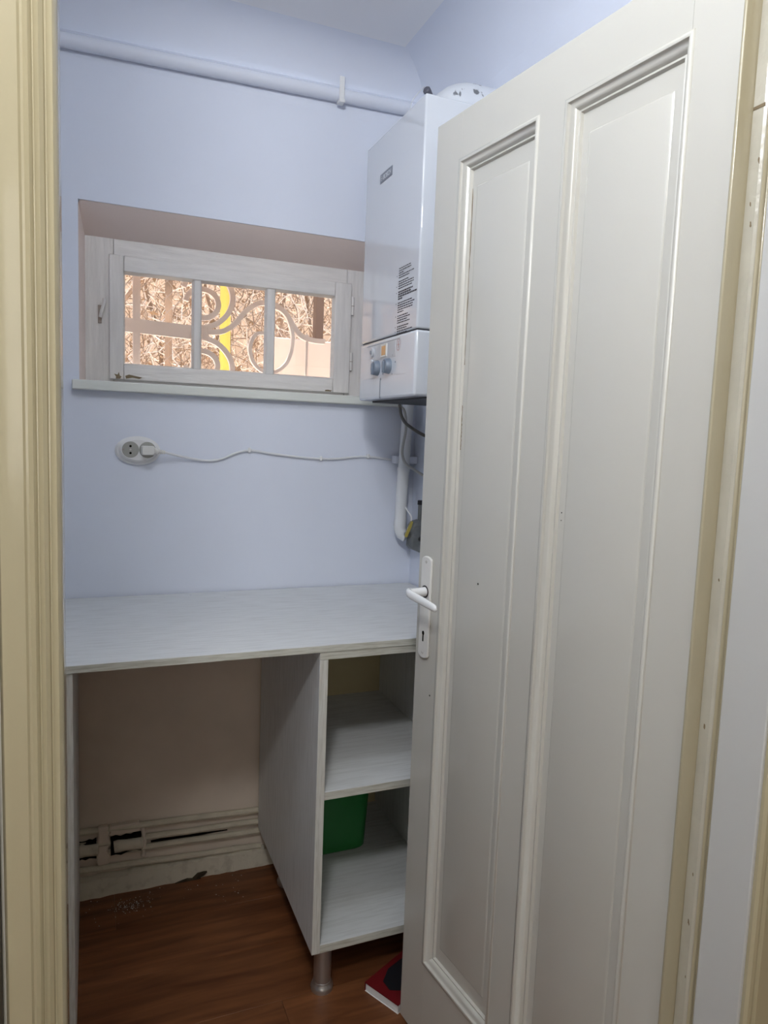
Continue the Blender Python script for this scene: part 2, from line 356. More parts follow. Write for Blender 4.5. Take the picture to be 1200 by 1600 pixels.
# horizontal joint line at the top of the strip
MB().box(0.7592, 0.7600, 0.670, 0.687, 1.768, 1.772).build('joint', M['scar'], trim_2)
trim_3 = st(MB().box(0.7625, 0.790, 0.590, 0.6585, 0.0, 1.742).build('trim_3', M['board'], bevel=0.002))
MB().box(0.7660, 0.7690, 0.6588, 0.6600, 0.0, 1.735).build('gap', M['dark_edge'], trim_3)
MB().box(0.7640, 0.7720, 0.640, 0.6645, 1.742, 1.762).build('gap', M['hole'], trim_3)
casr = [(0.768, 0.600), (0.7655, 0.585), (0.768, 0.581), (0.772, 0.580), (0.774, 0.583), (0.778, 0.583), (0.780, 0.579), (0.800, 0.578), (0.850, 0.580), (0.850, 0.612), (0.790, 0.612)]
trim_4 = st(xs_profile(casr, 0, 2.43).build('trim_4', M['casing'], smooth=True))
trim_5 = st(MB().box(OX0 - 0.01, OX1 + 0.055, YF0 + 0.01, YF1, 2.400, 2.434).build('trim_5', M['casing'], bevel=0.003))

# ------------------------------------------------------------------ window
window_1 = st(bpy.data.objects.new('window_1', None)); COL.objects.link(window_1); window_1.location = (0.40, YW, 1.48)
A = At(window_1)
SX0, SX1, SZ0, SZ1 = 0.049, 0.772, 1.486, 1.832     # sash outline
GX = [(0.088, 0.282), (0.303, 0.500), (0.525, 0.717)]; GZ0, GZ1 = 1.530, 1.787
fr = MB()
fr.box(fx0 - 0.01, SX0 + 0.012, YW, YW + 0.06, 1.472, fz1 + 0.01)
A.part(fr, 'frame_jamb', M['winwoodv'], bevel=0.002)
A.part(MB().box(SX1 - 0.012, fx1 + 0.01, YW, YW + 0.06, 1.472, fz1 + 0.01), 'frame_jamb', M['winwoodv'], bevel=0.002)
A.part(MB().box(SX0 + 0.0125, SX1 - 0.0125, YW + 0.001, YW + 0.06, SZ1 - 0.012, fz1 + 0.01), 'frame_head', M['winwood'], bevel=0.002)
A.part(MB().box(SX0 + 0.0125, SX1 - 0.0125, YW + 0.001, YW + 0.06, 1.472, SZ0 + 0.012), 'frame_sill', M['winwood'], bevel=0.002)
YS = YW - 0.014
sash = A.part(MB().box(SX0, GX[0][0], YS, YW + 0.02, SZ0, SZ1), 'sash', M['winwoodv'], bevel=0.003)
def sp(mb, name, m, **k): return A.part(mb, name, m, sash, **k)
sp(MB().box(GX[2][1], SX1, YS, YW + 0.02, SZ0, SZ1), 'stile', M['winwoodv'], bevel=0.003)
sp(MB().box(GX[0][0] + .0003, GX[2][1] - .0003, YS + .0005, YW + 0.02, GZ1, SZ1), 'rail', M['winwood'], bevel=0.003)
sp(MB().box(GX[0][0] + .0003, GX[2][1] - .0003, YS + .0005, YW + 0.02, SZ0, GZ0), 'rail', M['winwood'], bevel=0.003)
for i in range(2):
    sp(MB().box(GX[i][1], GX[i + 1][0], YS + 0.004, YW + 0.018, GZ0 - .001, GZ1 + .001), 'glazing_bar', M['winwoodv'], bevel=0.003)
for i, (a, b_) in enumerate(GX):
    sp(MB().box(a - 0.004, b_ + 0.004, YW + 0.008, YW + 0.011, GZ0 - 0.004, GZ1 + 0.004), 'pane', M['glass'])
    # putty bead round each pane
    w = 0.0045; bead = MB()
    bead.prism([(a, YW + .008, GZ0), (a, YS + .006, GZ0), (a + w, YW + .008, GZ0)], (0, 0, GZ1 - GZ0))
    bead.prism([(b_, YW + .008, GZ0), (b_, YS + .006, GZ0), (b_ - w, YW + .008, GZ0)], (0, 0, GZ1 - GZ0))
    bead.prism([(a, YW + .008, GZ0), (a, YS + .006, GZ0), (a, YW + .008, GZ0 + w)], (b_ - a, 0, 0))
    bead.prism([(a, YW + .008, GZ1), (a, YS + .006, GZ1), (a, YW + .008, GZ1 - w)], (b_ - a, 0, 0))
    sp(bead, 'putty', M['winwood'])
# peeled patches at the lower left corner
ch = MB()
for (x0, z0, pts) in ((0.066, 1.487, [(0, 0), (.012, .001), (.016, .007), (.011, .010), (.009, .020), (.005, .012), (-.004, .014), (.001, .006)]),
                      (0.094, 1.489, [(0, 0), (.018, .004), (.036, .0015), (.044, .006), (.020, .010), (.008, .012), (-.002, .008)]),
                      (0.690, 1.489, [(0, 0), (.02, .0), (.024, .003), (.012, .005), (.002, .004)])):
    ch.prism([(x0 + u, YS - 0.0008, z0 + v) for u, v in pts], (0, 0.0015, 0))
sp(ch, 'peeled_paint', M['scar'])
la = MB().tube(smooth_path([(0.026, YW - .012, 1.655), (0.030, YW - .014, 1.675), (0.037, YW - .010, 1.698), (0.036, YW - 0.003, 1.708)], 4), 0.0045, 8)
lt = A.part(la, 'latch', M['winwoodv'], smooth=True)
A.part(MB().box(0.020, 0.030, YW - 0.004, YW, 1.640, 1.690), 'latch_plate', M['rust'], lt, bevel=0.001)
for z in (1.735, 1.560):
    hg = A.part(MB().tube([(0.777, YS + .006, z), (0.777, YS + .006, z + 0.056)], 0.005, 10), 'hinge', M['winwoodv'], smooth=True)
    A.part(MB().tube([(0.777, YS + .006, z + 0.027), (0.777, YS + .006, z + 0.029)], 0.0056, 10), 'joint', M['rust'], hg)
trim_6 = st(MB().box(-0.046, 0.905, YB - 0.028, YW - 0.002, 1.446, 1.4715).build('trim_6', M['sill'], bevel=0.003))
# skirting: rough plaster plinth at the back wall
pl_pts = []
bb = MB(); nseg = 48; top = []; rnd = random.Random(5)
for i in range(nseg + 1):
    x = -0.118 + i * (1.08 / nseg) ; top.append((x, YB - 0.020 - rnd.uniform(0, .004), 0.052 + rnd.uniform(-.003, .003), YB - 0.024 - rnd.uniform(0, .006)))
for i in range(nseg):
    a, b_ = top[i], top[i + 1]
    bb.add([(a[0], a[3], 0), (b_[0], b_[3], 0), (b_[0], b_[1], b_[2]), (a[0], a[1], a[2]), (b_[0], YB, b_[2] + .006), (a[0], YB, a[2] + .006)], [(0, 1, 2, 3), (3, 2, 4, 5)])
baseboard_back = st(bb.build('baseboard_back', M['plaster'], smooth=True))
MB().prism([(0.225 + u, YB - 0.032, v) for u, v in ((0, 0), (.035, .007), (.050, .005), (.066, .018), (.094, .017), (.085, .008), (.070, .003), (.075, 0))], (0, 0.012, 0)).build('broken_patch', M['brokenplaster'], baseboard_back)
# ------------------------------------------------------------------ pipes along the bottom of the back wall
def lowz(zl, zr, x): return zl + (zr - zl) * (x + 0.044) / 0.53
LOW = [(0.199, 0.178, 'topmost'), (0.158, 0.141, 'second from top'), (0.128, 0.109, 'third from top'), (0.084, 0.058, 'lowest')]
for zl, zr, nm in LOW:
    p = [(x, YB - 0.011 - 0.0015 * math.sin(x * 23 + zl * 90), lowz(zl, zr, x)) for x in [-0.118 + i * 0.0755 for i in range(9)]]
    t = MB().tube(p, 0.0095, 10).build('heating_pipe', M['lowpipe'], smooth=True)
    tag(t, 'cream painted heating pipe low on the wall under the worktop, %s of four' % nm, 'pipe', 'heating pipes under the worktop')
def gap_strip(pts, w):     # near-black tapering strips on the wall between the pipes
    top = [(x, YB - 0.0035, z + w * k_) for (x, z), k_ in zip(pts, (0.4, 1, 0.9, 0.6, 0.3, 0.2))]; bot = [(x, YB - 0.0035, z - w * k_) for (x, z), k_ in zip(pts, (0.5, 0.9, 1, 0.7, 0.25, 0.2))]
    MB().prism(top + bot[::-1], (0, 0.003, 0)).build('dark_gap', M['hole'], baseboard_back)
gap_strip([(0.158 + i * 0.045, 0.1305 - i * 0.0012) for i in range(6)], 0.0055)
gap_strip([(0.38 + i * 0.02, 0.066 - i * 0.0010) for i in range(6)], 0.003)
def strap(x, w, z0, z1):
    rnd2 = random.Random(int(x * 1000)); L_ = []; R_ = []
    for i in range(9):
        z = z0 + (z1 - z0) * i / 8
        L_.append((x - w / 2 + rnd2.uniform(-.004, .002), YB - 0.020, z)); R_.append((x + w / 2 + rnd2.uniform(-.002, .004), YB - 0.020, z))
    MB().prism(L_ + R_[::-1], (0, 0.020, 0)).build('plaster_strap', M['lowwall'], baseboard_back, bevel=0.004)
strap(0.026, 0.030, 0.092, 0.208); strap(0.137, 0.011, 0.095, 0.196)
strap(0.085, 0.080, 0.178, 0.206)
for (x0, x1, z0, z1) in ((-0.050, 0.008, 0.122, 0.172), (0.046, 0.130, 0.118, 0.170)):
    rnd2 = random.Random(int(x1 * 999)); edge = []
    for i in range(7): edge.append((x0 + (x1 - x0) * i / 6, YB - 0.0215, z0 + rnd2.uniform(-.004, .004)))
    for i in range(7): edge.append((x1 - (x1 - x0) * i / 6, YB - 0.0215, z1 + rnd2.uniform(-.005, .004) - 0.004 * i / 6))
    MB().prism(edge, (0, 0.020, 0)).build('ragged_hole', M['hole'], baseboard_back)
    cp = MB(); zc = (z0 + z1) / 2 + 0.001; n_ = 9
    cp.tube([(x0 + 0.009, YB - 0.021, zc), (x0 + 0.02, YB - 0.021, zc + .001), ((x0 + x1) / 2, YB - 0.021, zc), (x1 + 0.004, YB - 0.021, zc - .002)], [0.0175, 0.0185, 0.0165, 0.0175], 12)
    cp.build('pipe_coupling', M['plaster'], baseboard_back, smooth=True)

# ------------------------------------------------------------------ pipe under the ceiling
PZ = lambda x: 2.312 + 0.026 * (x + 0.075)
gas = tag(MB().tube([(XL, YB - 0.019, PZ(XL)), (0.25, YB - 0.019, PZ(0.25)), (0.60, YB - 0.019, PZ(0.60)), (XR, YB - 0.019, PZ(XR))], 0.0195, 16).build('ceiling_pipe', M['pipe'], smooth=True),
          'white painted pipe running along the back wall just below the ceiling', 'pipe')
pf = []
for x in (XL, XR): pf.append([(x, YB, PZ(x) - 0.004), (x, YB - 0.019 - 0.0170, PZ(x) + 0.0108), (x, YB - 0.019 - 0.0110, PZ(x) + 0.0172), (x, YB - 0.012, PZ(x) + 0.027), (x, YB, PZ(x) + 0.050)])
MB().add(pf[0] + pf[1], [(i, (i + 1) % 5, 5 + (i + 1) % 5, 5 + i) for i in range(5)]).build('plaster_fillet', M['wall'], wall_back, smooth=True)
cx = 0.672; cz = PZ(cx)
A = At(gas)
cl = A.part(MB().box(cx - 0.0075, cx + 0.0075, YB - 0.0425, YB - 0.0385, cz - 0.022, cz + 0.042), 'pipe_clip', M['socket'], bevel=0.0015)
A.part(MB().box(cx - 0.0090, cx + 0.0090, YB - 0.0470, YB - 0.0200, cz - 0.030, cz - 0.0200), 'clip_nut', M['socket'], cl, bevel=0.002)

# ------------------------------------------------------------------ worktop, support panel, cabinet
YC0, YC1 = 1.484, 2.084; WT = 0.878
wt = thing('worktop', 'white woodgrain laminate worktop running along the back wall', 'worktop', (0.45, 1.78, 0.862))
A = At(wt)
A.part(MB().box(-0.118, 0.962, YC0 + 0.001, YC1, 0.862, WT), 'slab', M['lam_x'], bevel=0.0008, seg=1)
A.part(MB().box(-0.118, 0.962, YC0, YC0 + 0.001, 0.8625, WT - 0.0005), 'edge_band', M['edge_x'])
for x, yy in ((0.262, 2.055), (0.915, 2.035), (0.70, 2.062), (0.35, 2.0)):
    A.part(MB().lathe((x, yy, WT - 0.0002), (0, 0, 1), [(0, 0.003), (0.0006, 0.0025)], 8), 'screw_cap', M['grey_panel'])
spn = thing('support_panel', 'white upright board holding the left end of the worktop', 'panel', (-0.046, 1.78, 0))
A = At(spn)
A.part(MB().box(-0.056, -0.0365, YC0 + 0.004, YC1 - 0.01, 0.0, 0.8618), 'board', M['lam_z'], bevel=0.0008, seg=1)
A.part(MB().box(-0.056, -0.0365, YC0 + 0.003, YC0 + 0.004, 0.0, 0.8612), 'edge_band', M['edge_z'])
cab = thing('open_cabinet', 'white woodgrain open cabinet with two shelves on steel feet under the worktop', 'cabinet', (0.68, 1.78, 0.0))
A = At(cab)
CX0, CX1, CT = 0.475, 0.886, 0.018; CYB = 2.070
def board(name, x0, x1, z0, z1, up, y0=YC0 + 0.002, y1=CYB, edge=True):
    o = A.part(MB().box(x0, x1, y0 + 0.001, y1, z0, z1), name, M['lam_z'] if up else M['lam_x'], bevel=0.0006, seg=1)
    if edge: A.part(MB().box(x0 + .0003, x1 - .0003, y0, y0 + 0.001, z0 + .0003, z1 - .0003), 'edge_band', M['edge_z'] if up else M['edge_x'], o)
    return o
board('side_panel', CX0, CX0 + 0.020, 0.126, 0.8438, True)
board('side_panel', CX1 - 0.020, CX1, 0.126, 0.8438, True)
board('top_panel', CX0, CX1, 0.844, 0.8616, False)
board('bottom_panel', CX0 + 0.0203, CX1 - 0.0203, 0.126, 0.146, False)
board('shelf', CX0 + 0.0203, CX1 - 0.0203, 0.508, 0.527, False)
A.part(MB().box(CX0 + 0.0005, CX1 - 0.0005, CYB, CYB + 0.004, 0.127, 0.8435), 'back_panel', M['hdf'])
for lx, ly in ((0.517, 1.528), (0.846, 1.535), (0.538, 1.955), (0.846, 1.990)):
    lg = A.part(MB().tube([(lx, ly, 0.020), (lx, ly, 0.126)], 0.0215, 20), 'leg', M['foot'], smooth=True)
    A.part(MB().lathe((lx, ly, 0.0), (0, 0, 1), [(0, 0.027), (0.008, 0.028), (0.014, 0.026), (0.018, 0.023), (0.024, 0.0225)], 24), 'foot', M['foot'], lg, smooth=True)

# green tub on the bottom shelf
gt = thing('green_tub', 'plain green plastic tub standing on the lowest shelf of the cabinet', 'tub', (0.63, 1.93, 0.146))
A = At(gt)
def rrect(cx, cy, hx, hy, r, z, n=5):
    pts = []
    for qx, qy, a0 in ((1, 1, 0), (-1, 1, 90), (-1, -1, 180), (1, -1, 270)):
        for i in range(n + 1):
            a = math.radians(a0 + 90 * i / n); pts.append((cx + qx * (hx - r) + r * math.cos(a), cy + qy * (hy - r) + r * math.sin(a), z))
    return pts
def loft(rings, close_first=True, close_last=True):
    mb = MB(); n = len(rings[0]); vs = [p for r_ in rings for p in r_]
    fs = [(i * n + j, i * n + (j + 1) % n, (i + 1) * n + (j + 1) % n, (i + 1) * n + j) for i in range(len(rings) - 1) for j in range(n)]
    if close_first: fs.append(tuple(range(n))[::-1])
    if close_last: fs.append(tuple((len(rings) - 1) * n + j for j in range(n)))
    return mb.add(vs, fs)
gx, gy = 0.630, 1.938
A.part(loft([rrect(gx, gy, 0.106, 0.105, 0.03, 0.1465), rrect(gx, gy, 0.114, 0.112, 0.032, 0.153), rrect(gx, gy, 0.126, 0.122, 0.035, 0.385),
             rrect(gx, gy, 0.123, 0.119, 0.033, 0.385), rrect(gx, gy, 0.111, 0.109, 0.03, 0.156)]), 'tub_wall', M['green'], smooth=True)
A.part(loft([rrect(gx, gy, 0.1262, 0.1222, 0.035, 0.378), rrect(gx, gy, 0.131, 0.127, 0.038, 0.378), rrect(gx, gy, 0.131, 0.127, 0.038, 0.387), rrect(gx, gy, 0.1262, 0.1222, 0.035, 0.387)], False, False), 'rim', M['green'], smooth=True)

# red book on the floor, half behind the door
bk = thing('red_book', 'thin red and black book lying on the floor half behind the door', 'book', (0.613, 1.482, 0.0), rotz=math.radians(27))
MB().box(0.0015, 0.185, -0.1035, -0.0015, 0.0012, 0.0205).build('page_block', M['paper'], bk)
MB().box(0.0, 0.187, -0.1045, 0.0, 0.0206, 0.0225).build('front_cover', M['red'], bk)
MB().box(0.0, 0.187, -0.1045, 0.0, 0.0, 0.0011).build('back_cover', M['paper'], bk)
MB().box(0.0, 0.187, 0.0002, 0.0015, 0.0, 0.0225).build('spine', M['red'], bk)
bl = MB()
bl.prism([(0.022 + u, v, 0.0226) for u, v in ((0.0, -0.060), (0.010, -0.030), (0.05, -0.012), (0.10, -0.014), (0.13, -0.03), (0.14, -0.075), (0.10, -0.098), (0.03, -0.095))], (0, 0, 0.0003))
bl.build('black_print', M['black'], bk)

# plaster crumbs on the floor
cb = MB(); rnd = random.Random(11)
for i in range(170):
    if rnd.random() < 0.7: x, yy = rnd.gauss(0.10, 0.022), rnd.gauss(2.000, 0.016)
    else: x, yy = rnd.uniform(-0.03, 0.42), rnd.uniform(1.93, 2.055)
    s_ = rnd.uniform(0.0004, 0.0016); yy = min(yy, 2.058)
    cb.add([(x - s_, yy, 0.0), (x + s_, yy - s_, 0.0), (x + s_ * .6, yy + s_, 0.0), (x, yy, s_ * 1.3)], [(0, 1, 3), (1, 2, 3), (2, 0, 3), (0, 2, 1)])
o = tag(cb.build('plaster_crumbs', M['crumb']), 'white plaster crumbs scattered on the brown floor under the worktop', 'debris'); o['kind'] = 'stuff'

# ------------------------------------------------------------------ boiler
BX, BY0, BY1, BZ0, BZS, BZ1 = 0.690, 1.508, 1.870, 1.448, 1.600, 2.112
bo = thing('wall_boiler', 'white wall hung gas boiler beside the window above the worktop', 'boiler', (XR, 1.69, BZ0))
A = At(bo)
cas = A.part(MB().box(BX, XR - 0.002, BY0, BY1, BZS + 0.0015, BZ1), 'casing', M['boilerfront'], bevel=0.004, seg=3)
pan = A.part(MB().box(BX - 0.001, XR - 0.002, BY0 - 0.001, BY1 + 0.001, BZ0, BZS - 0.0015), 'control_panel', M['boiler'], bevel=0.006, seg=3)
A.part(MB().box(BX + 0.004, XR - 0.002, BY0 + 0.004, BY1 - 0.004, BZS - 0.003, BZS + 0.003), 'seam', M['ink'])
A.part(MB().box(BX - 0.0022, BX + 0.004, 1.600, BY1 - 0.05, BZS - 0.0125, BZS - 0.0085), 'grip_recess', M['grey_panel'], pan, bevel=0.001)
A.part(MB().box(BX - 0.0016, BX + 0.004, 1.622, 1.756, 1.547, 1.5865), 'display_panel', M['grey_panel'], pan, bevel=0.001)
A.part(MB().box(BX - 0.0040, BX + 0.004, 1.676, 1.716, 1.552, 1.584), 'display_bezel', M['plug'], pan, bevel=0.001)
A.part(MB().box(BX - 0.0046, BX + 0.004, 1.682, 1.708, 1.556, 1.580), 'display', M['display'], pan, bevel=0.001)
for yy in (1.7375, 1.6625):
    kb = A.part(MB().lathe((BX - 0.001, yy, 1.527), (-1, 0, 0), [(0, 0.0200), (0.003, 0.0195), (0.012, 0.0180), (0.014, 0.0160)], 12), 'knob', M['knob'], pan, smooth=True)
    A.part(MB().box(BX - 0.0195, BX - 0.0145, yy - 0.003, yy + 0.003, 1.510, 1.538), 'knob_grip', M['knob'], pan, bevel=0.0015)
A.part(MB().lathe((BX - 0.001, 1.776, 1.570), (-1, 0, 0), [(0, 0.0125), (0.005, 0.0120), (0.006, 0.0105)], 24), 'button', M['grey_panel'], pan, smooth=True)
A.part(MB().lathe((BX - 0.007, 1.776, 1.570), (-1, 0, 0), [(0, 0.0055), (0.001, 0.005)], 16), 'button_mark', M['knob'], pan)
A.part(MB().lathe((BX - 0.001, 1.778, 1.545), (-1, 0, 0), [(0, 0.008), (0.004, 0.0075), (0.005, 0.0065)], 20), 'small_button', M['grey_panel'], pan, smooth=True)
# round emblem and scale marks on the panel
em = MB(); c_ = Vector((BX - 0.0016, 1.606, 1.574)); ring = 22
for r0_, r1_ in ((0.0115, 0.0135),):
    vs = []; 
    for j in range(ring):
        a = 2 * PI * j / ring
        for r_ in (r0_, r1_): vs.append(c_ + Vector((0, math.cos(a) * r_ * 0.9, math.sin(a) * r_ * 1.1)))
    em.add(vs, [(2 * j, 2 * j + 1, (2 * j + 3) % (2 * ring), (2 * j + 2) % (2 * ring)) for j in range(ring)])
em.box(BX - 0.0019, BX - 0.0013, 1.601, 1.612, 1.5725, 1.5755); em.box(BX - 0.0019, BX - 0.0013, 1.6045, 1.6075, 1.566, 1.583)
A.part(em, 'round_emblem', M['red_ink'], pan)
for (yy, z) in ((1.640, 1.552), (1.622, 1.534), (1.640, 1.506), (1.700, 1.510), (1.705, 1.540)): A.part(MB().box(BX - 0.0016, BX - 0.0009, yy - .0016, yy + .0016, z - .002, z + .002), 'scale_mark', M['logo'], pan)
A.part(MB().box(BX - 0.0020, BX + 0.002, 1.715, 1.7175, BZ0 + 0.001, BZ0 + 0.050), 'flap_joint', M['logo'], pan)
A.part(MB().box(BX - 0.0014, BX + 0.002, 1.560, 1.855, BZ0 + 0.0545, BZ0 + 0.0555), 'flap_joint', M['grey_panel'], pan)
A.part(MB().lathe((BX - 0.001, 1.714, BZ0 + 0.050), (-1, 0, 0), [(0, 0.0035), (0.0012, 0.003)], 10), 'flap_screw', M['logo'], pan)
und = A.part(MB().box(BX + 0.035, XR - 0.004, BY0 + 0.010, BY1 - 0.010, BZ0 - 0.004, BZ0 - 0.0002), 'underside_plate', M['under'])
A.part(MB().box(BX + 0.06, BX + 0.10, BY0 + 0.014, BY0 + 0.04, BZ0 - 0.011, BZ0 - 0.0042), 'pipe_stub', M['grey_panel'], und)
# maker's plate: white letters and ring emblem on a grey ground, facing left
pl = A.part(MB().box(BX - 0.0008, BX + 0.002, 1.689, 1.767, 1.9935, 2.0165), 'logo_plate', M['logo'], cas)
me = text_mesh('BOSCH', 0.0175, 0.0002); me.materials.append(M['boiler'])
for v in me.vertices:
    x, z, d = v.co.x, v.co.y, v.co.z
    v.co = Vector((BX - 0.0012 - d, 1.7475 - x * 0.93, 1.9990 + z)) - A.loc
lo = bpy.data.objects.new('logo_lettering', me); COL.objects.link(lo); lo.parent = pl
em2 = MB(); c_ = Vector((BX - 0.0012, 1.7575, 2.005))
vs = []
for j in range(20):
    a = 2 * PI * j / 20
    for r_ in (0.0048, 0.0062): vs.append(c_ + Vector((0, math.cos(a) * r_, math.sin(a) * r_)))
em2.add(vs, [(2 * j, 2 * j + 1, (2 * j + 3) % 40, (2 * j + 2) % 40) for j in range(20)])
em2.box(BX - 0.0014, BX - 0.0010, 1.7553, 1.7597, 2.0042, 2.0058)
A.part(em2, 'logo_emblem', M['boiler'], pl)
# printed instructions: unreadable small lines
tx = MB(); rnd = random.Random(21)
blocks = [(3, 0, 0), (2, 1, 0), (0, 0, 0), (2, 0, 0), (2, 1, 0), (0, 0, 0), (4, 1, 1), (0, 0, 0), (5, 1, 0), (0, 0, 0), (2, 1, 0), (2, 0, 0), (0, 0, 0), (2, 1, 0), (2, 1, 0)]
z = 1.7535; dz = 0.0054
for n_, num, bold in blocks:
    if n_ == 0: z -= dz * 0.7; continue
    for i in range(n_):
        yy = 1.622; endy = 1.622 - rnd.uniform(0.055, 0.088) * (1.15 if bold else 1)
        if i == n_ - 1 and n_ > 2: endy = 1.622 - rnd.uniform(0.02, 0.06)
        if num and i == 0: tx.quad((BX - 0.0004, 1.634, z), (BX - 0.0004, 1.631, z), (BX - 0.0004, 1.631, z + .0025), (BX - 0.0004, 1.634, z + .0025))
        hh = 0.0036 if bold else 0.0025
        while yy > endy:
            wl = rnd.uniform(0.004, 0.014)
            tx.quad((BX - 0.0004, yy, z), (BX - 0.0004, yy - wl, z), (BX - 0.0004, yy - wl, z + hh), (BX - 0.0004, yy, z + hh))
            yy -= wl + 0.0016
        z -= dz
A.part(tx, 'instruction_print', M['ink'], cas)
# flue on top
fy, fxc = 1.700, 0.835
el = [(fxc, fy, BZ1 - 0.004), (fxc, fy, BZ1 + 0.012)]
R_ = 0.064
for i in range(1, 9):
    a = PI / 2 * i / 8; el.append((fxc + R_ - R_ * math.cos(a), fy, BZ1 + 0.012 + R_ * math.sin(a)))
el.append((XR + 0.01, fy, BZ1 + 0.012 + R_))
fl = A.part(MB().tube(el, 0.062, 28), 'flue_elbow', M['flue'], smooth=True)
A.part(MB().lathe((fxc, fy, BZ1 - 0.001), (0, 0, 1), [(0, 0.078), (0.010, 0.078), (0.014, 0.068)], 32), 'flue_collar', M['flue'], fl, smooth=True)
A.part(MB().lathe((0.776, fy - 0.012, 2.205), (-0.75, -0.45, 0.35), [(-0.014, 0.007), (0.0, 0.0095), (0.006, 0.0095), (0.009, 0.007)], 16), 'test_plug', M['flueplug'], fl, smooth=True)
A.part(MB().tube(smooth_path([(0.766, fy - .014, 2.214), (0.750, fy - .01, 2.196), (0.738, fy, 2.172), (0.734, fy, 2.112)], 4), 0.0011, 5), 'thin_wire', M['grey_panel'], fl)

# ------------------------------------------------------------------ socket, plug, cord and other cables
sk = thing('wall_socket', 'double white wall socket on the back wall below the window', 'socket', (0.125, YB, 1.289))
A = At(sk)
def disc_shape(cx, cz, rx, rz, y0, y1, r2, n=36, py=None):
    return loft([[(cx + rx * math.cos(2 * PI * j / n), y0, cz + rz * math.sin(2 * PI * j / n)) for j in range(n)],
                 [(cx + rx * math.cos(2 * PI * j / n), (y0 + y1) / 2, cz + rz * math.sin(2 * PI * j / n)) for j in range(n)],
                 [(cx + (rx - r2) * math.cos(2 * PI * j / n), y1, cz + (rz - r2) * math.sin(2 * PI * j / n)) for j in range(n)]])
A.part(disc_shape(0.120, 1.287, 0.060, 0.040, YB, YB - 0.010, 0.006), 'base_plate', M['socket'], smooth=True)
A.part(disc_shape(0.120, 1.289, 0.050, 0.034, YB - 0.0101, YB - 0.020, 0.006), 'cover', M['socket'], smooth=True)
for i, sx in enumerate((0.1000, 0.1445)):
    w_ = A.part(MB().lathe((sx, YB - 0.0195, 1.290), (0, -1, 0), [(0, 0.0222), (0.0012, 0.0222), (0.0013, 0.0205)], 28), 'socket_well', M['socketwell'])
    if i == 0:
        for dz_ in (-0.0095, 0.0095): A.part(MB().lathe((sx, YB - 0.0206, 1.290 + dz_), (0, -1, 0), [(0, 0.0032), (0.0008, 0.0032)], 12), 'pin_hole', M['hole'], w_)
        A.part(MB().lathe((sx, YB - 0.0206, 1.290), (0, -1, 0), [(0, 0.0028), (0.0008, 0.0028)], 12), 'centre_screw', M['tin'], w_)
        A.part(MB().box(sx - 0.020, sx - 0.0165, YB - 0.0225, YB - 0.0205, 1.288, 1.292), 'earth_clip', M['rust'], w_)
cd = thing('power_cord', 'white power cord plugged into the wall socket and clipped along the wall', 'cord', (0.165, YB, 1.286))
A = At(cd)
pg = A.part(loft([rrect(0.1445, 1.289, 0.017, 0.0125, 0.004, 0), rrect(0.1445, 1.289, 0.017, 0.0125, 0.004, 0.026), rrect(0.1445, 1.289, 0.0145, 0.0105, 0.004, 0.030)]), 'plug', M['plug'])
for v in pg.data.vertices:      # the plug was drawn flat: stand it up against the wall
    w_ = Vector(v.co) + A.loc; v.co = Vector((w_.x, YB - 0.0212 - (w_.z), w_.y)) - A.loc
bm = bmesh.new(); bm.from_mesh(pg.data); bmesh.ops.recalc_face_normals(bm, faces=bm.faces); bm.to_mesh(pg.data); bm.free()
A.part(MB().tube([(0.160, YB - 0.036, 1.288), (0.168, YB - 0.034, 1.287), (0.170, YB - 0.033, 1.287)], [0.010, 0.008, 0.006], 12), 'plug_neck', M['plug'], pg, smooth=True)
for i in range(4):
    x = 0.172 + i * 0.005; A.part(MB().tube([(x, YB - 0.032 + i * .001, 1.2865 - i * .0005), (x + 0.003, YB - 0.032 + i * .001, 1.2865 - i * .0005)], 0.0065 - i * 0.0004, 12), 'strain_relief', M['plug'], pg)
A.part(MB().tube(smooth_path([(0.168, YB - 0.033, 1.2868), (0.193, YB - 0.027, 1.284), (0.245, YB - 0.012, 1.272), (0.300, YB - 0.006, 1.264), (0.345, YB - 0.005, 1.268), (0.395, YB - 0.005, 1.289), (0.435, YB - 0.005, 1.296), (0.500, YB - 0.005, 1.288), (0.600, YB - 0.005, 1.279), (0.690, YB - 0.005, 1.277), (0.790, YB - 0.005, 1.287), (0.884, YB - 0.005, 1.279)]), 0.0034, 8), 'cable', M['cable'], smooth=True)
for x, z in ((0.430, 1.296), (0.650, 1.277), (0.805, 1.2875)):
    ccl = A.part(MB().box(x - 0.004, x + 0.004, YB - 0.011, YB, z - 0.006, z + 0.008), 'cable_clip', M['socket'], bevel=0.002)
c1 = tag(MB().tube(smooth_path([(0.872, 2.00, BZ0 - 0.005), (0.884, 2.00, 1.435), (0.892, 2.00, 1.405), (0.893, 2.00, 1.370), (0.886, 2.00, 1.330), (0.885, 2.00, 1.298), (0.897, 2.00, 1.272), (0.925, 2.00, 1.254), (0.950, 1.985, 1.238), (0.960, 1.93, 1.225), (0.961, 1.86, 1.215)]), 0.0042, 10).build('boiler_cable', M['greycable'], smooth=True),
         'pale grey cable hanging in a bend from the boiler past the white lagged pipe', 'cable')
c2 = tag(MB().tube(smooth_path([(0.852, 1.96, BZ0 - 0.004), (0.853, 1.96, 1.445), (0.858, 1.96, 1.418), (0.872, 1.96, 1.396), (0.893, 1.955, 1.380), (0.920, 1.95, 1.365), (0.950, 1.94, 1.352), (0.961, 1.90, 1.346), (0.962, 1.80, 1.340)]), 0.0048, 10).build('dark_cable', M['darkcable'], smooth=True),
         'dark grey cable curving down from the underside of the boiler to the right wall', 'cable')
for c_ in (c1, c2): pass
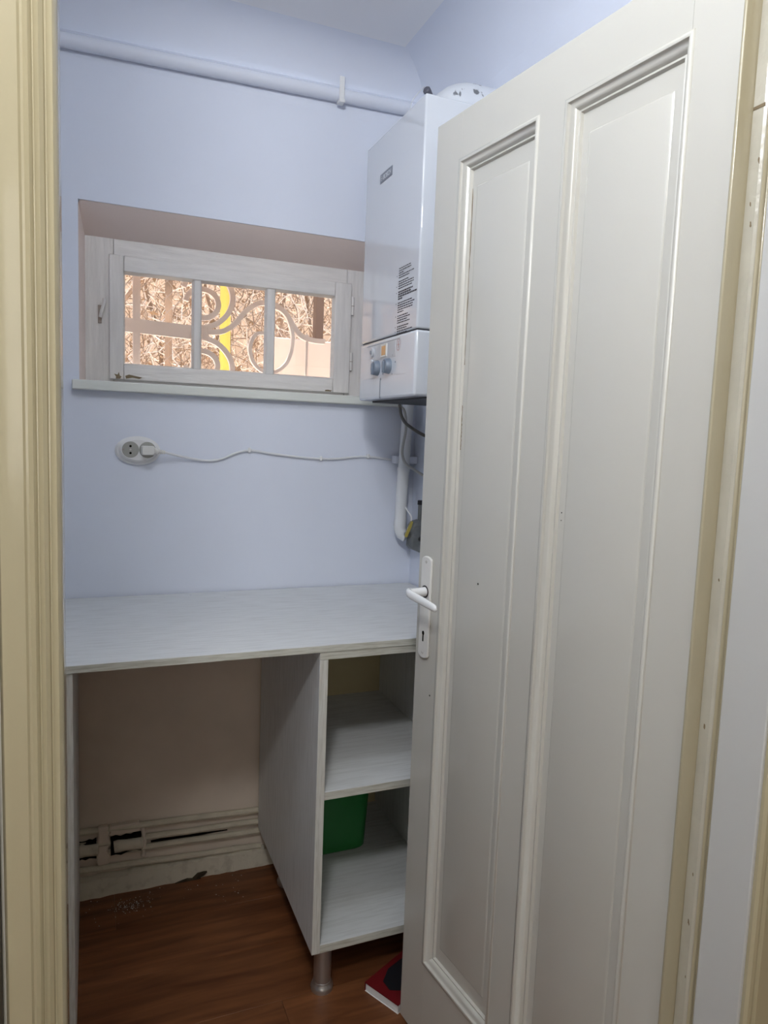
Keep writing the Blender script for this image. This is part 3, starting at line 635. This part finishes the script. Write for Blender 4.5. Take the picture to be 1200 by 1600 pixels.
tb = thing('lagged_pipe', 'thick white vertical pipe in the corner below the boiler', 'pipe', (0.915, YB, 1.04))
A = At(tb)
A.part(MB().tube([(0.922, 2.052, 1.46), (0.918, 2.052, 1.36), (0.914, 2.052, 1.25)], 0.0175, 16), 'upper_pipe', M['tube'], smooth=True)
A.part(MB().tube(smooth_path([(0.914, 2.052, 1.252), (0.911, 2.051, 1.17), (0.910, 2.050, 1.10), (0.908, 2.048, 1.065), (0.914, 2.040, 1.044), (0.924, 2.032, 1.036)], 4), [0.0185] * 9 + [0.020] * 4 + [0.019] * 4 + [0.016] * 3 + [0.013], 16), 'lagging', M['tube'], smooth=True)
A.part(MB().box(0.888, 0.972 - 0.006, 2.058, YB, 1.268, 1.292), 'bracket', M['pipe'], bevel=0.003)
A.part(MB().lathe((0.914, 2.052, 1.246), (0, 0, 1), [(0, 0.020), (0.010, 0.020)], 18), 'sleeve', M['tube'], smooth=True)
gv = thing('gas_valve', 'grey metal gas regulator with a yellow lever in the corner above the worktop', 'valve', (0.945, 2.0, 1.0))
A = At(gv)
bodyv = MB(); 
bodyv.prism([(0.921, 1.985, z_) if False else (x_, 1.985, z_) for x_, z_ in ((0.922, 1.012), (0.930, 1.003), (0.952, 0.994), (0.966, 0.992), (0.966, 1.090), (0.955, 1.095), (0.934, 1.090), (0.925, 1.078))], (0, 0.045, 0))
A.part(bodyv, 'body', M['cast'], bevel=0.004)
A.part(MB().tube([(0.957, 2.008, 1.09), (0.957, 2.008, 1.155)], 0.0065, 12), 'spindle', M['cast'], smooth=True)
A.part(MB().lathe((0.957, 2.008, 1.143), (0, 0, 1), [(0, 0.009), (0.012, 0.009), (0.014, 0.007)], 14), 'spindle_cap', M['black'], smooth=True)
A.part(MB().lathe((0.924, 2.006, 1.048), (-1, 0, 0), [(-0.004, 0.011), (0.008, 0.011), (0.008, 0.008), (0.016, 0.008)], 6), 'union_nut', M['cast'])
A.part(MB().lathe((0.952, 1.986, 1.037), (0, -1, 0), [(0, 0.008), (0.010, 0.007)], 12), 'adjuster', M['under'])
A.part(MB().lathe((0.940, 1.986, 1.062), (0, -1, 0), [(0, 0.016), (0.003, 0.015), (0.004, 0.012)], 20), 'cover', M['cast'], smooth=True)
lv = MB().prism([(0.898, 1.985, 1.046), (0.906, 1.985, 1.042), (0.920, 1.985, 1.075), (0.925, 1.985, 1.092), (0.919, 1.985, 1.094), (0.908, 1.985, 1.072)], (0, 0.006, 0))
A.part(lv, 'lever', M['brass'], bevel=0.001)
A.part(MB().tube(smooth_path([(0.918, 1.988, 1.094), (0.920, 1.99, 1.106), (0.913, 2.0, 1.122), (0.910, 2.015, 1.134)], 4), 0.0022, 6), 'seal_string', M['socket'])

# ------------------------------------------------------------------ door leaf, hinged on the right, opened into the room
DD = math.radians(6.8)
door_1 = st(bpy.data.objects.new('door_1', None)); COL.objects.link(door_1)
door_1.location = (0.746, 0.698, 0.0); door_1.rotation_euler = (0, 0, PI / 2 + DD)
DW, DT, DZ0, DZ1 = 0.692, 0.040, 0.006, 1.988        # local x: hinge to free edge; local +y: towards the camera side
P2, P1 = (0.078, 0.308), (0.380, 0.603); PZ0, PZ1 = 0.198, 1.894
def dp(mb, name, m=None, parent=None, **k): return mb.build(name, m or M['door'], parent or door_1, **k)
dp(MB().box(0, P2[0], -DT, 0, DZ0, DZ1), 'hinge_stile', bevel=0.0008)
dp(MB().box(P1[1], DW, -DT, 0, DZ0, DZ1), 'lock_stile', bevel=0.0008)
dp(MB().box(P2[1], P1[0], -DT, 0, PZ0, PZ1), 'middle_stile')
dp(MB().box(P2[0], P1[1], -DT, 0, PZ1, DZ1), 'top_rail')
dp(MB().box(P2[0], P1[1], -DT, 0, DZ0, PZ0), 'bottom_rail')
def frame_sweep(mb, x0, x1, z0, z1, prof):
    """mitred moulding round a rectangle: prof = (distance inwards, height y)"""
    rings = [[(x0 + d, h, z0 + d), (x1 - d, h, z0 + d), (x1 - d, h, z1 - d), (x0 + d, h, z1 - d)] for d, h in prof]
    vs = [p for r_ in rings for p in r_]
    fs = [(i * 4 + j, i * 4 + (j + 1) % 4, (i + 1) * 4 + (j + 1) % 4, (i + 1) * 4 + j) for i in range(len(rings) - 1) for j in range(4)]
    return mb.add(vs, fs)
for (a, b_) in (P1, P2):
    # recessed panel with a raised field
    pn = MB().box(a, b_, -0.026, -0.017, PZ0, PZ1)
    fo = MB()
    i0, i1, j0, j1 = a + 0.034, b_ - 0.034, PZ0 + 0.050, PZ1 - 0.052
    rings = [[(i0 + d, h, j0 + d), (i1 - d, h, j0 + d), (i1 - d, h, j1 - d), (i0 + d, h, j1 - d)] for d, h in ((0, -0.0175), (0.002, -0.0158), (0.0055, -0.0148))]
    pob = dp(pn, 'panel', bevel=0.001)
    dp(loft(rings), 'raised_field', parent=pob, bevel=0.0012)
    mo = MB()
    frame_sweep(mo, a, b_, PZ0, PZ1, [(-0.0055, 0.0), (-0.0045, 0.0022), (-0.001, 0.0032), (0.002, 0.0022), (0.0030, -0.001), (0.0050, -0.003), (0.0085, -0.0045), (0.012, -0.0085),
                                      (0.0145, -0.0125), (0.0155, -0.0120), (0.0180, -0.0118), (0.0195, -0.0145), (0.0205, -0.0172)])
    mob = dp(mo, 'panel_moulding', parent=door_1, smooth=True)
    mob.data.set_sharp_from_angle(angle=math.radians(50))
rnd = random.Random(17)
for (z0, z1) in ((1.50, 1.84), (1.33, 1.42)):
    L_ = []; R_ = []
    for i in range(24):
        z = z0 + (z1 - z0) * i / 23; o_ = rnd.uniform(-.0008, .0008); w_ = rnd.uniform(0.0002, 0.0013)
        L_.append((P1[1] - 0.0212 + o_ - w_, -0.0166, z)); R_.append((P1[1] - 0.0212 + o_ + w_, -0.0166, z))
    dp(MB().prism(L_ + R_[::-1], (0, -0.002, 0)), 'paint_crack', M['scar'])
# handle plate, lever, keyhole
pz0, pz1, pxc, pw_ = 0.876, 1.100, 0.655, 0.019
outl = []
for i in range(9): a = PI * i / 8; outl.append((pxc + pw_ * math.cos(a), 0.0, pz1 - 0.010 + 0.010 * math.sin(a)))
for i in range(9): a = PI + PI * i / 8; outl.append((pxc + pw_ * math.cos(a), 0.0, pz0 + 0.010 + 0.010 * math.sin(a)))
plate = dp(MB().prism(outl, (0, 0.006, 0)), 'handle_plate', M['plate'], bevel=0.002)
hz = 1.023
dp(MB().lathe((pxc, 0.0058, hz), (0, 1, 0), [(0, 0.0135), (0.0012, 0.0135)], 24), 'spindle_ring', M['black'], plate)
lev = MB()
lev.tube([(pxc, 0.006, hz), (pxc, 0.030, hz), (pxc, 0.044, hz + .001)], [0.0105, 0.0095, 0.0085], 18)
lp = smooth_path([(pxc + 0.010, 0.040, hz + 0.001), (pxc + 0.004, 0.046, hz + 0.001), (pxc - 0.010, 0.050, hz), (pxc - 0.040, 0.050, hz - 0.003), (pxc - 0.075, 0.048, hz - 0.007), (pxc - 0.106, 0.046, hz - 0.011)], 5)
n = 14; vs = []
for i, p in enumerate(lp):
    t = i / (len(lp) - 1); tn = (lp[min(i + 1, len(lp) - 1)] - lp[max(i - 1, 0)]).normalized()
    wz = 0.0088 - 0.0012 * t + 0.0012 * math.sin(PI * t); wy = 0.0052
    if t > 0.93: k_ = math.sqrt(max(0.02, 1 - ((t - 0.93) / 0.075) ** 2)); wz *= k_; wy *= k_
    side = tn.cross(Vector((0, 0, 1))).normalized()
    for j in range(n): a = 2 * PI * j / n; vs.append(p + side * (wy * math.cos(a)) + Vector((0, 0, wz * math.sin(a))))
lev.add(vs, [(i * n + j, i * n + (j + 1) % n, (i + 1) * n + (j + 1) % n, (i + 1) * n + j) for i in range(len(lp) - 1) for j in range(n)] + [tuple(range(n))[::-1], tuple((len(lp) - 1) * n + j for j in range(n))])
dp(lev, 'door_handle', M['handle'], plate, smooth=True)
kh = [(pxc + 0.0042 * math.cos(a), 0.0060, 0.932 + 0.0048 * math.sin(a)) for a in [math.radians(-60 + i * 300 / 10) for i in range(11)]]
kh = kh + [(pxc - 0.0020, 0.0060, 0.9135), (pxc + 0.0020, 0.0060, 0.9135)]
dp(MB().prism(kh, (0, 0.0005, 0)), 'keyhole', M['hole'], plate)
for z in (1.088, 0.889): dp(MB().lathe((pxc, 0.0058, z), (0, 1, 0), [(0, 0.0036), (0.0012, 0.0030)], 12), 'plate_screw', M['tin'], plate)
# nail holes and small chips
for (s_, z, r_) in ((0.281, 1.235, 0.0014), (0.281, 1.222, 0.0012), (0.4975, 1.070, 0.0022), (0.628, 0.80, 0.0022)):
    dp(MB().lathe((s_, -0.0148 if 0.40 < s_ < 0.59 or 0.11 < s_ < 0.28 else (0.0 if s_ > .6 else -0.0172), z), (0, 1, 0), [(0, r_), (0.0006, r_ * 0.8)], 8), 'nail_hole', M['dark_edge'])

# ------------------------------------------------------------------ outside the window
GZ = 1.22
st(MB().box(-6, 8, YO, 14, GZ - 0.2, GZ).build('ground', M['ground']))
hw = st(MB().box(-5, 7, 7.0, 7.3, GZ, 5.2).build('wall_neighbour', M['houseext']))
gr = thing('window_grille', 'wrought iron scroll grille outside the window', 'grille', (0.40, 2.335, 1.48))
A = At(gr)
YG = 2.335
def flat_bar(path, name, w=0.006, d=0.014):
    """flat iron ribbon bent in the window plane: d deep, w thick in the plane"""
    P = [Vector((x, YG, z)) for x, z in path]; vs = []
    for i, p in enumerate(P):
        t = (P[min(i + 1, len(P) - 1)] - P[max(i - 1, 0)]).normalized(); nrm = Vector((-t.z, 0, t.x))
        for sn, sy in ((1, -1), (1, 1), (-1, 1), (-1, -1)): vs.append(p + nrm * (sn * w) + Vector((0, sy * d, 0)))
    fs = [(i * 4 + j, i * 4 + (j + 1) % 4, (i + 1) * 4 + (j + 1) % 4, (i + 1) * 4 + j) for i in range(len(P) - 1) for j in range(4)]
    fs += [(3, 2, 1, 0), tuple((len(P) - 1) * 4 + j for j in range(4))]
    return A.part(MB().add(vs, fs), name, M['iron'], smooth=True)
def arc(cx, cz, rx, rz, a0, a1, n=18): return [(cx + rx * math.cos(math.radians(a0 + (a1 - a0) * i / n)), cz + rz * math.sin(math.radians(a0 + (a1 - a0) * i / n))) for i in range(n + 1)]
def bend(p, sub=5): return [(q.x, q.z) for q in smooth_path([(x, 0, z) for x, z in p], sub)]
flat_bar([(0.130, 1.40), (0.130, 1.93)], 'upright_bar', 0.011, 0.005)
flat_bar([(0.02, 1.662), (0.345, 1.652)], 'cross_bar', 0.021, 0.006)
flat_bar([(-0.02, 1.450), (0.95, 1.450)], 'bottom_bar', 0.008, 0.008)
flat_bar([(-0.02, 1.915), (0.95, 1.915)], 'top_bar', 0.008, 0.008)
flat_bar([(0.668, 1.40), (0.668, 1.68)], 'upright_bar', 0.004, 0.004)
# C scroll above and below the cross bar, spiral ends
flat_bar(arc(0.325, 1.745, 0.050, 0.044, -100, 175, 26), 'scroll', 0.008, 0.008)
flat_bar(bend([(0.335, 1.672), (0.375, 1.690), (0.408, 1.726), (0.420, 1.772), (0.405, 1.815), (0.370, 1.842), (0.32, 1.85), (0.285, 1.83), (0.268, 1.79)]), 'scroll', 0.008, 0.008)
flat_bar(arc(0.325, 1.555, 0.050, 0.044, 100, -175, 26), 'scroll', 0.008, 0.008)
flat_bar(bend([(0.335, 1.640), (0.375, 1.625), (0.408, 1.592), (0.422, 1.548), (0.405, 1.500), (0.370, 1.470), (0.32, 1.46)]), 'scroll', 0.008, 0.008)
flat_bar(bend([(0.335, 1.660), (0.385, 1.664), (0.425, 1.690), (0.462, 1.735), (0.505, 1.765), (0.552, 1.765), (0.592, 1.742), (0.622, 1.700), (0.650, 1.672), (0.690, 1.662), (0.73, 1.662)]), 'scroll', 0.008, 0.009)
flat_bar(bend([(0.545, 1.762), (0.590, 1.742), (0.615, 1.690), (0.618, 1.640), (0.602, 1.585), (0.565, 1.552), (0.520, 1.550), (0.487, 1.580), (0.478, 1.625), (0.495, 1.665), (0.525, 1.672)]), 'scroll', 0.0055, 0.008)
A.part(MB().box(0.322, 0.342, YG - 0.012, YG + 0.012, 1.634, 1.680), 'collar', M['iron'], bevel=0.002)

tag(MB().tube([(0.545, 3.2, GZ), (0.545, 3.2, 3.4)], 0.0235, 16).build('gas_riser', M['yellow'], smooth=True), 'bright yellow vertical gas pipe standing in the yard behind the grille', 'pipe')
tag(MB().box(0.80, 2.2, 3.40, 3.50, GZ, 1.806).build('low_wall', M['concrete'], bevel=0.006), 'low pale concrete wall in the yard seen through the right pane', 'wall')
tag(MB().box(1.076, 1.118, 3.60, 3.66, GZ, 3.0).build('fence_post', M['post'], bevel=0.004), 'dark brown fence post rising behind the low concrete wall', 'post')
# chain-link mesh in front of the hedge
cf = thing('chain_link_fence', 'thin diamond wire fence in front of the dry hedge', 'fence', (0.6, 3.72, GZ))
A = At(cf); wires = MB(); step = 0.075
for i in range(46):
    x0 = -1.0 + i * step; pts = []
    for sgn in (1, -1):
        pts = [(x0 + (0.5 * step if (k % 2) else 0) * sgn, 3.72 + (0.004 if k % 2 else -.004), GZ + 0.10 + k * step * 0.5) for k in range(46)]
        wires.tube(pts, 0.0016, 3, False)
o = A.part(wires, 'wire_mesh', M['rust']); o['kind'] = 'stuff'
for x in (-0.9, 0.36, 2.2): A.part(MB().tube([(x, 3.75, GZ), (x, 3.75, 3.1)], 0.018, 10), 'post', M['twig'], smooth=True)
# dry hedge of leafless creeper: countless twigs
def twigs(n_, seed, pale):
    rnd = random.Random(seed); mb = MB()
    for i in range(n_):
        x = rnd.uniform(-1.4, 3.2); yy = rnd.uniform(4.2, 5.2); z = GZ + rnd.random() ** 0.8 * 2.1
        a = rnd.gauss(PI / 2, 0.7) + (PI if rnd.random() < 0.4 else 0); ln = rnd.uniform(0.12, 0.42); p = Vector((x, yy, z)); pts = [p.copy()]
        for k in range(4):
            a += rnd.gauss(0, 0.45); p = p + Vector((math.cos(a), rnd.gauss(0, .35), math.sin(a))) * ln / 4; p.z = max(p.z, GZ + 0.005); p.y = max(p.y, 3.9); pts.append(p.copy())
        r_ = rnd.uniform(0.0016, 0.0042) * (1.25 if pale else 1)
        mb.tube(pts, [r_, r_, r_ * .9, r_ * .75, r_ * .5], 3, False)
    return mb
hd = thing('dry_hedge', 'tangled leafless dry creeper hedge at the far side of the yard', 'hedge', (0.8, 4.5, GZ))
A = At(hd)
o = A.part(twigs(5200, 1, False), 'twigs', M['twig']); o['kind'] = 'stuff'
o = A.part(twigs(3800, 2, True), 'bleached_twigs', M['twigpale']); o['kind'] = 'stuff'
lf = MB(); rnd = random.Random(4)
for i in range(2600):
    c = Vector((rnd.uniform(-1.4, 3.2), rnd.uniform(4.2, 5.1), GZ + 0.5 + rnd.random() * 1.7)); s_ = rnd.uniform(0.012, 0.035)
    u = Vector((rnd.gauss(0, 1), rnd.gauss(0, 1), rnd.gauss(0, 1))).normalized(); w_ = u.cross(Vector((rnd.gauss(0, 1), rnd.gauss(0, 1), rnd.gauss(0, 1)))).normalized()
    lf.add([c - u * s_, c + w_ * s_ * .5, c + u * s_, c - w_ * s_ * .5], [(0, 1, 2, 3)])
o = A.part(lf, 'dry_leaves', M['leaf']); o['kind'] = 'stuff'
rnd = random.Random(8)
for i in range(14):
    x = -1.2 + i * 0.32 + rnd.uniform(-.08, .08); yy = rnd.uniform(4.3, 4.9)
    A.part(MB().tube(smooth_path([(x, yy, GZ), (x + rnd.gauss(0, .05), yy, GZ + 0.6), (x + rnd.gauss(0, .1), yy, GZ + 1.2), (x + rnd.gauss(0, .15), yy, GZ + 1.8)], 3), [0.016 - 0.0011 * k for k in range(10)], 7), 'stem', M['twig'], smooth=True)
